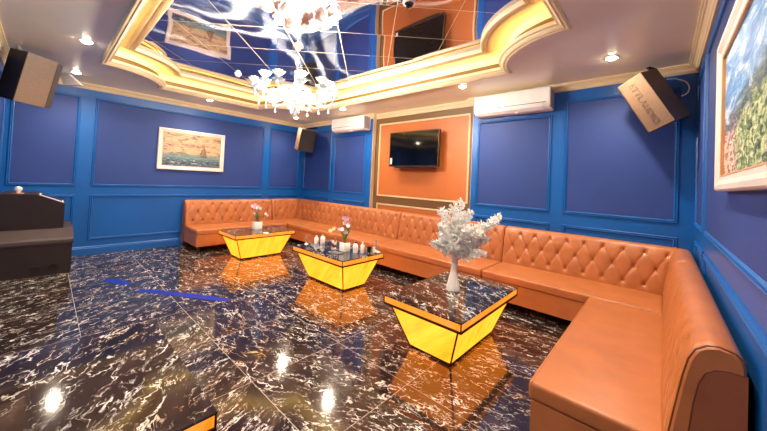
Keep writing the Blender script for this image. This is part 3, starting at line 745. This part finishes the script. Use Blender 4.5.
sl = lambda s, h, x: (lx(x), ly(-4.74+.25*s)+.0+h*.41, 1.078-.113*s+h*.91)
bm = B(); P = [(0.02, .5), (.98, .5), (.98, .79), (.02, .79)]
poly_prism(bm, P, lambda s, x, h: sl(s, h, x), .0, .014); obj('touch_screen', bm, M['white'], cn)
bm = B(); poly_prism(bm, [(.08, .53), (.92, .53), (.92, .765), (.08, .765)], lambda s, x, h: sl(s, h, x), .0145, .016); obj('screen_glass', bm, M['screen'], cn)
bm = B(); lathe(bm, [(.0001, 0), (.05, 0), (.05, .004), (.0001, .004)], 24)
for v in bm.verts: v.co = Vector((lx(1.085)+v.co.z, ly(-4.56)+v.co.x, .10+v.co.y))
tag(obj('cable_port', bm, M['black'], cn), 'round cable hole')
tag(obj('cable_port', bx(lx(1.085), lx(1.089), ly(-4.76), ly(-4.68), .06, .13), M['black'], cn), 'square cable hole')
kn = thing('table_sensor', 'small white ball-shaped sensor on an amber base on top of the dark console', 'sensor', (.70, -4.93, 1.09))
obj('base', lathe(B(), [(.0001, 0), (.055, 0), (.055, .012), (.0001, .014)], 20), plain('amber_plastic', (206, 150, 110), .4), kn, True)
obj('head', lathe(B(), [(.0001, .012), (.02, .014), (.022, .03), (.036, .05), (.04, .07), (.03, .095), (.0001, .105)], 18), M['white'], kn, True)

# ------------------------------------------------------------------ ceiling detectors
def detector(label, x, y):
    t = thing('smoke_detector', label, 'smoke detector', (x, y, ZM), 0, 'white round detectors on the mirror ceiling')
    obj('base', lathe(B(), [(.0001, 0), (.055, 0), (.055, -.015), (.045, -.022), (.0001, -.022)], 24), M['white'], t, True)
    obj('cap', lathe(B(), [(.04, -.02), (.04, -.034), (.03, -.05), (.0001, -.055)], 20), M['white'], t, True)
detector('white smoke detector on the mirror ceiling left of the chandelier', 2.03, -2.62)
dm = thing('dome_camera', 'small dome camera on the mirror ceiling above the television', 'camera', (5.52, -2.51, ZM))
obj('base', lathe(B(), [(.0001, 0), (.06, 0), (.06, -.018), (.05, -.024), (.0001, -.024)], 24), M['white'], dm, True)
obj('dome', lathe(B(), [(.044, -.022), (.042, -.038), (.028, -.055), (.0001, -.062)], 20), M['screen'], dm, True)

# ------------------------------------------------------------------ white foliage vase
V0 = Vector((5.79, -1.957, .47))
vs_ = thing('twisted_vase', 'tall pearl-white twisted vase on the table nearest the sofa corner', 'vase', V0)
def vr(a, z): return 1+.10*math.cos(3*(a+z*6))
obj('body', lathe(B(), [(.0001, 0), (.062, 0), (.064, .01), (.058, .05), (.045, .11), (.033, .18), (.029, .23), (.033, .29), (.043, .35), (.053, .395), (.049, .395), (.038, .34), (.027, .28), (.02, .22), (.0001, .2)], 40, rfun=vr), M['pearl'], vs_, True)
bq = thing('foliage_bouquet', 'bushy spray of frosted white artificial leaves standing in the tall vase', 'flowers', V0+Vector((0, 0, .24)))
Rv, Dv = Vector((.74, .673, 0)), Vector((-.673, .74, 0))
def P3(px, py, dep=0): # offsets in metres: right, up above the table, away
    return Rv*px+Dv*dep+Vector((0, 0, py-.24))
root = P3(0, .27)
tips = [(.045, .86, 0), (-.02, .80, .08), (.10, .76, -.1), (.42, .73, .02), (.34, .70, -.12), (.36, .62, .14), (.26, .64, .0), (-.13, .76, .05), (-.17, .62, -.1), (-.20, .44, 0), (-.12, .50, .14),
        (.26, .37, -.05), (.22, .50, .18), (.16, .58, -.18), (.05, .62, -.2), (.05, .62, .2), (.18, .40, -.18), (-.06, .46, -.18), (.12, .68, 0.1), (.30, .50, 0), (-.1, .60, .2), (.0, .72, -.06), (.15, .50, -.05), (.02, .5, -.1), (.2, .6, .05)]
stm = B(); lf = B()
def leaf(bm, c, dr, up, L, w):
    dr = dr.normalized(); sd = dr.cross(up)
    if sd.length < .01: sd = dr.cross(Vector((1, 0, .3)))
    sd.normalize(); nn = sd.cross(dr)
    pts = [c, c+dr*L*.3+sd*w*.42, c+dr*L*.66+sd*w*.5+nn*w*.12, c+dr*L*.9+sd*w*.22, c+dr*L, c+dr*L*.9-sd*w*.22, c+dr*L*.66-sd*w*.5+nn*w*.12, c+dr*L*.3-sd*w*.42]
    bm.faces.new([bm.verts.new(p) for p in pts])
for tx_, tz_, td_ in tips:
    tip = P3(tx_, tz_, td_); mid_ = root.lerp(tip, .5)+Vector((0, 0, .04))
    L = [root.lerp(mid_, s/5).lerp(mid_.lerp(tip, s/5), s/5) for s in range(6)]
    tube(stm, L, .003, 4)
    for s in range(44):
        u = .30+.70*s/43; i = min(4, int(u*5)); c = L[i].lerp(L[i+1], u*5-i); dr = (tip-root).normalized()
        for q in range(5):
            rd = Vector((random.uniform(-1, 1), random.uniform(-1, 1), random.uniform(-.7, 1)))
            dd = (dr*.5+rd).normalized(); c2 = c+dd*random.uniform(.0, .045)*(1.35-u*.7)
            leaf(lf, c2, dd, Vector((random.random(), random.random(), random.random())), random.uniform(.028, .042), random.uniform(.020, .030))
obj('stem', stm, M['leafw'], bq, True); obj('leaves', lf, M['leafw'], bq)

# ------------------------------------------------------------------ potted orchids
def orchid(label, loc, blooms, leaves, pot=.055, ph=.115, group=None):
    t = thing('potted_orchid', label, 'potted plant', loc)
    obj('pot', box(B(), -pot, pot, -pot, pot, 0, ph, bev=.008), M['pot'], t, True)
    obj('soil', bx(-pot+.01, pot-.01, -pot+.01, pot-.01, ph-.002, ph+.003), M['piping'], t)
    b = Vector((0, 0, ph)); bm = B()
    for tip, mt, sz in blooms:
        p = Rv*tip[0]+Dv*tip[2]+Vector((0, 0, tip[1])); m_ = b.lerp(p, .55)+Vector((0, 0, .05)); tube(bm, [b, b.lerp(m_, .5), m_, m_.lerp(p, .6), p], .0025, 5)
        fb = B(); fc = (C0-(Vector(loc)+p)).normalized(); fc = (fc+Vector((random.uniform(-.4, .4), random.uniform(-.4, .4), random.uniform(-.2, .3)))).normalized()
        s1 = fc.cross(Vector((0, 0, 1))).normalized(); s2 = s1.cross(fc)
        for k in range(5):
            a = 2*PI*k/5+random.random()*.3; dr = s1*math.cos(a)+s2*math.sin(a)+fc*.25; leaf(fb, p, dr, fc, sz, sz*.95)
        lathe(fb, [(.0001, -.006), (.006, 0), (.0001, .006)], 6, tuple(p+fc*.005))
        obj('blossom', fb, mt, t)
    obj('stem', bm, M['stem'], t, True)
    lb = B()
    for (a, L, z) in leaves:
        d0 = Rv*math.cos(a)+Dv*math.sin(a)*.6; c = b.copy(); segs = []
        sd = Vector((0, 0, 1)).cross(d0).normalized()
        for s in range(7):
            u = s/6; ctr = b+d0*L*u+Vector((0, 0, z*math.sin(u*1.9))); wd = .018*math.sin(PI*min(.98, u*.9+.1))+.001
            segs.append((lb.verts.new(ctr+sd*wd), lb.verts.new(ctr-sd*wd)))
        for p, q in zip(segs, segs[1:]): lb.faces.new((p[0], q[0], q[1], p[1]))
    obj('leaf', lb, M['green'], t, True)
rnd = random.Random(3)
bl = []
for k in range(9): bl.append(((rnd.uniform(-.10, .07), rnd.uniform(.34, .46), rnd.uniform(-.06, .06)), M['petal'] if k % 3 else M['pink'], .034))
bl += [((.15, .30, 0), M['petal'], .028), ((.18, .27, .02), M['pink'], .026), ((-.06, .30, 0), M['petal'], .026)]
orchid('white-flowered orchid in a square white pot on the farthest table', (1.585, -1.93, .47), bl, [(2.6, .14, .10), (.5, .15, .12), (1.7, .12, .12)], .068, .15)
bl = []
for k in range(8): bl.append(((rnd.uniform(-.06, .05), rnd.uniform(.36, .48), rnd.uniform(-.05, .05)), M['pink'] if k % 3 else M['petal'], .034))
bl += [((-.17, .32, 0), M['yolk'], .034), ((-.22, .28, .02), M['yolk'], .03), ((-.05, .31, 0), M['petal'], .034), ((-.10, .30, .03), M['pink'], .03), ((.01, .27, 0), M['petal'], .03)]
orchid('pink and cream orchid in a square white pot between bottles on the middle table', (3.93, -1.755, .47), bl, [(.6, .14, .20), (1.1, .16, .24), (2.3, .13, .14)], .056, .125)

# ------------------------------------------------------------------ table ware on the middle table
TZ = .47
def bottle(label, x, y, h=.15, r=.026, mat='pot', cap='steel'):
    t = thing('bottle', label, 'bottle', (x, y, TZ), 0, None)
    obj('body', lathe(B(), [(.0001, 0), (r*.92, 0), (r, .006), (r, h*.62), (r*.8, h*.74), (r*.42, h*.82), (r*.42, h*.9), (.0001, h*.9)], 18), M[mat], t, True)
    obj('label_band', lathe(B(), [(r+.0008, h*.18), (r+.0008, h*.5)], 18), M['label'], t, True)
    obj('cap', lathe(B(), [(.0001, h*.88), (r*.5, h*.88), (r*.5, h), (.0001, h)], 14), M[cap], t, True)
def tumbler(label, x, y, h=.085, r=.03, mat='glass', g=None):
    t = thing('drinking_glass', label, 'glass', (x, y, TZ), 0, g)
    obj('bowl', lathe(B(), [(.0001, 0), (r*.82, 0), (r*.85, .006), (r, h), (r*.93, h), (r*.78, .012), (.0001, .010)], 20), M[mat], t, True)
bottle('white bottle at the left rear of the middle table', 3.335, -1.70, .145, .038)
bottle('shorter white bottle beside the left-rear bottle on the middle table', 3.25, -1.76, .12, .034, 'pot', 'white')
bottle('copper-coloured bottle left of the orchid pot on the middle table', 3.50, -1.62, .15, .022, 'copper', 'copper')
bottle('copper-coloured slim bottle nearer the orchid pot on the middle table', 3.60, -1.66, .14, .018, 'copper', 'steel')
bottle('white-labelled bottle directly right of the orchid on the middle table', 4.03, -1.65, .145, .028)
bottle('tallest white-labelled bottle in the right-hand group on the middle table', 4.098, -1.70, .155, .034, 'pot', 'metal')
bottle('pinkish white bottle at the right of the right-hand group on the middle table', 4.16, -1.625, .15, .030, 'petal', 'white')
tumbler('clear tumbler between the orchid pot and the bottles on the middle table', 4.00, -1.60, .085, .03)
tumbler('dark tumbler right of the bottle group on the middle table', 4.19, -1.52, .075, .032, 'screen')
tumbler('small white cup near the right end of the middle table', 4.235, -1.47, .08, .02, 'pot')
# tealight style stemmed holders
def candle(label, x, y, h=.14):
    t = thing('stemmed_glass', label, 'glass', (x, y, TZ))
    obj('foot', lathe(B(), [(.0001, 0), (.032, 0), (.030, .005), (.006, .012), (.005, .03), (.0001, .03)], 18), M['pot'], t, True)
    obj('flute', lathe(B(), [(.005, .028), (.016, .05), (.02, .09), (.018, h), (.016, h), (.017, .09), (.012, .05), (.004, .032)], 18), M['glass'], t, True)
candle('slim stemmed glass at the left rear edge of the middle table', 3.23, -1.93)
candle('slim stemmed glass near the right rear corner of the middle table', 4.20, -1.395, .16)
candle('short stemmed glass at the right rear corner of the middle table', 4.26, -1.41, .09)
bm = bx(-.09, .09, -.055, .055, 0, .012, bev=.004)
t = obj('serving_tray', bm, M['steel']); t.location = (3.95, -1.93, TZ); tag(t, 'small silver tray in front of the orchid pot on the middle table', 'tray')

for (x0, y0), (x1, y1), lab in (((2.50, -3.86), (3.51, -3.13), 'long bright blue tape strip across the floor tiles left of the tables'), ((1.80, -4.10), (2.16, -3.86), 'short bright blue tape piece on the floor near the console')):  # flat blue strips stand in for a blue reflection in the marble
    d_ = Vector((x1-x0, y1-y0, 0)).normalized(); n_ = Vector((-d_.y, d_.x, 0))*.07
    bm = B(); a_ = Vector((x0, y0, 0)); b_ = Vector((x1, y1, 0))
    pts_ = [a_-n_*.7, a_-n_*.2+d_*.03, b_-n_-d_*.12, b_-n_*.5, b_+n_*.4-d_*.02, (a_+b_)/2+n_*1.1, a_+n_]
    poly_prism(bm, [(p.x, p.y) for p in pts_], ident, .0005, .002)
    tag(obj('floor_tape', bm, M['bluetape']), lab, 'tape')  # flat strips stand in for the blue reflection, no tape

# ------------------------------------------------------------------ camera
def camera():
    yaw, pitch, roll = -.738, .0233, .0463
    cy_, sy = math.cos(yaw), math.sin(yaw); cp, sp = math.cos(pitch), math.sin(pitch)
    F = Vector((sy*cp, cy_*cp, sp)); R0 = Vector((cy_, -sy, 0)); U0 = R0.cross(F)
    c, s = math.cos(roll), math.sin(roll); R_ = R0*c+U0*s; U = -R0*s+U0*c
    cd = bpy.data.cameras.new('camera'); co = bpy.data.objects.new('camera', cd); COL.objects.link(co)
    m = Matrix((R_, U, -F)).transposed().to_4x4(); m.translation = C0; co.matrix_world = m
    cd.sensor_fit = 'HORIZONTAL'; cd.sensor_width = 36; cd.lens = 36*307.0933/767; cd.shift_y = -41.7/767; cd.clip_start = .02
    scene.camera = co
camera()
w = bpy.data.worlds.new('world'); scene.world = w; w.use_nodes = True
w.node_tree.nodes['Background'].inputs[0].default_value = (.02, .02, .025, 1)
scene.view_settings.view_transform = 'Standard'; scene.view_settings.look = 'None'; scene.view_settings.gamma = 1
scene.view_settings.use_curve_mapping = False
scene.view_settings.exposure = 1.62
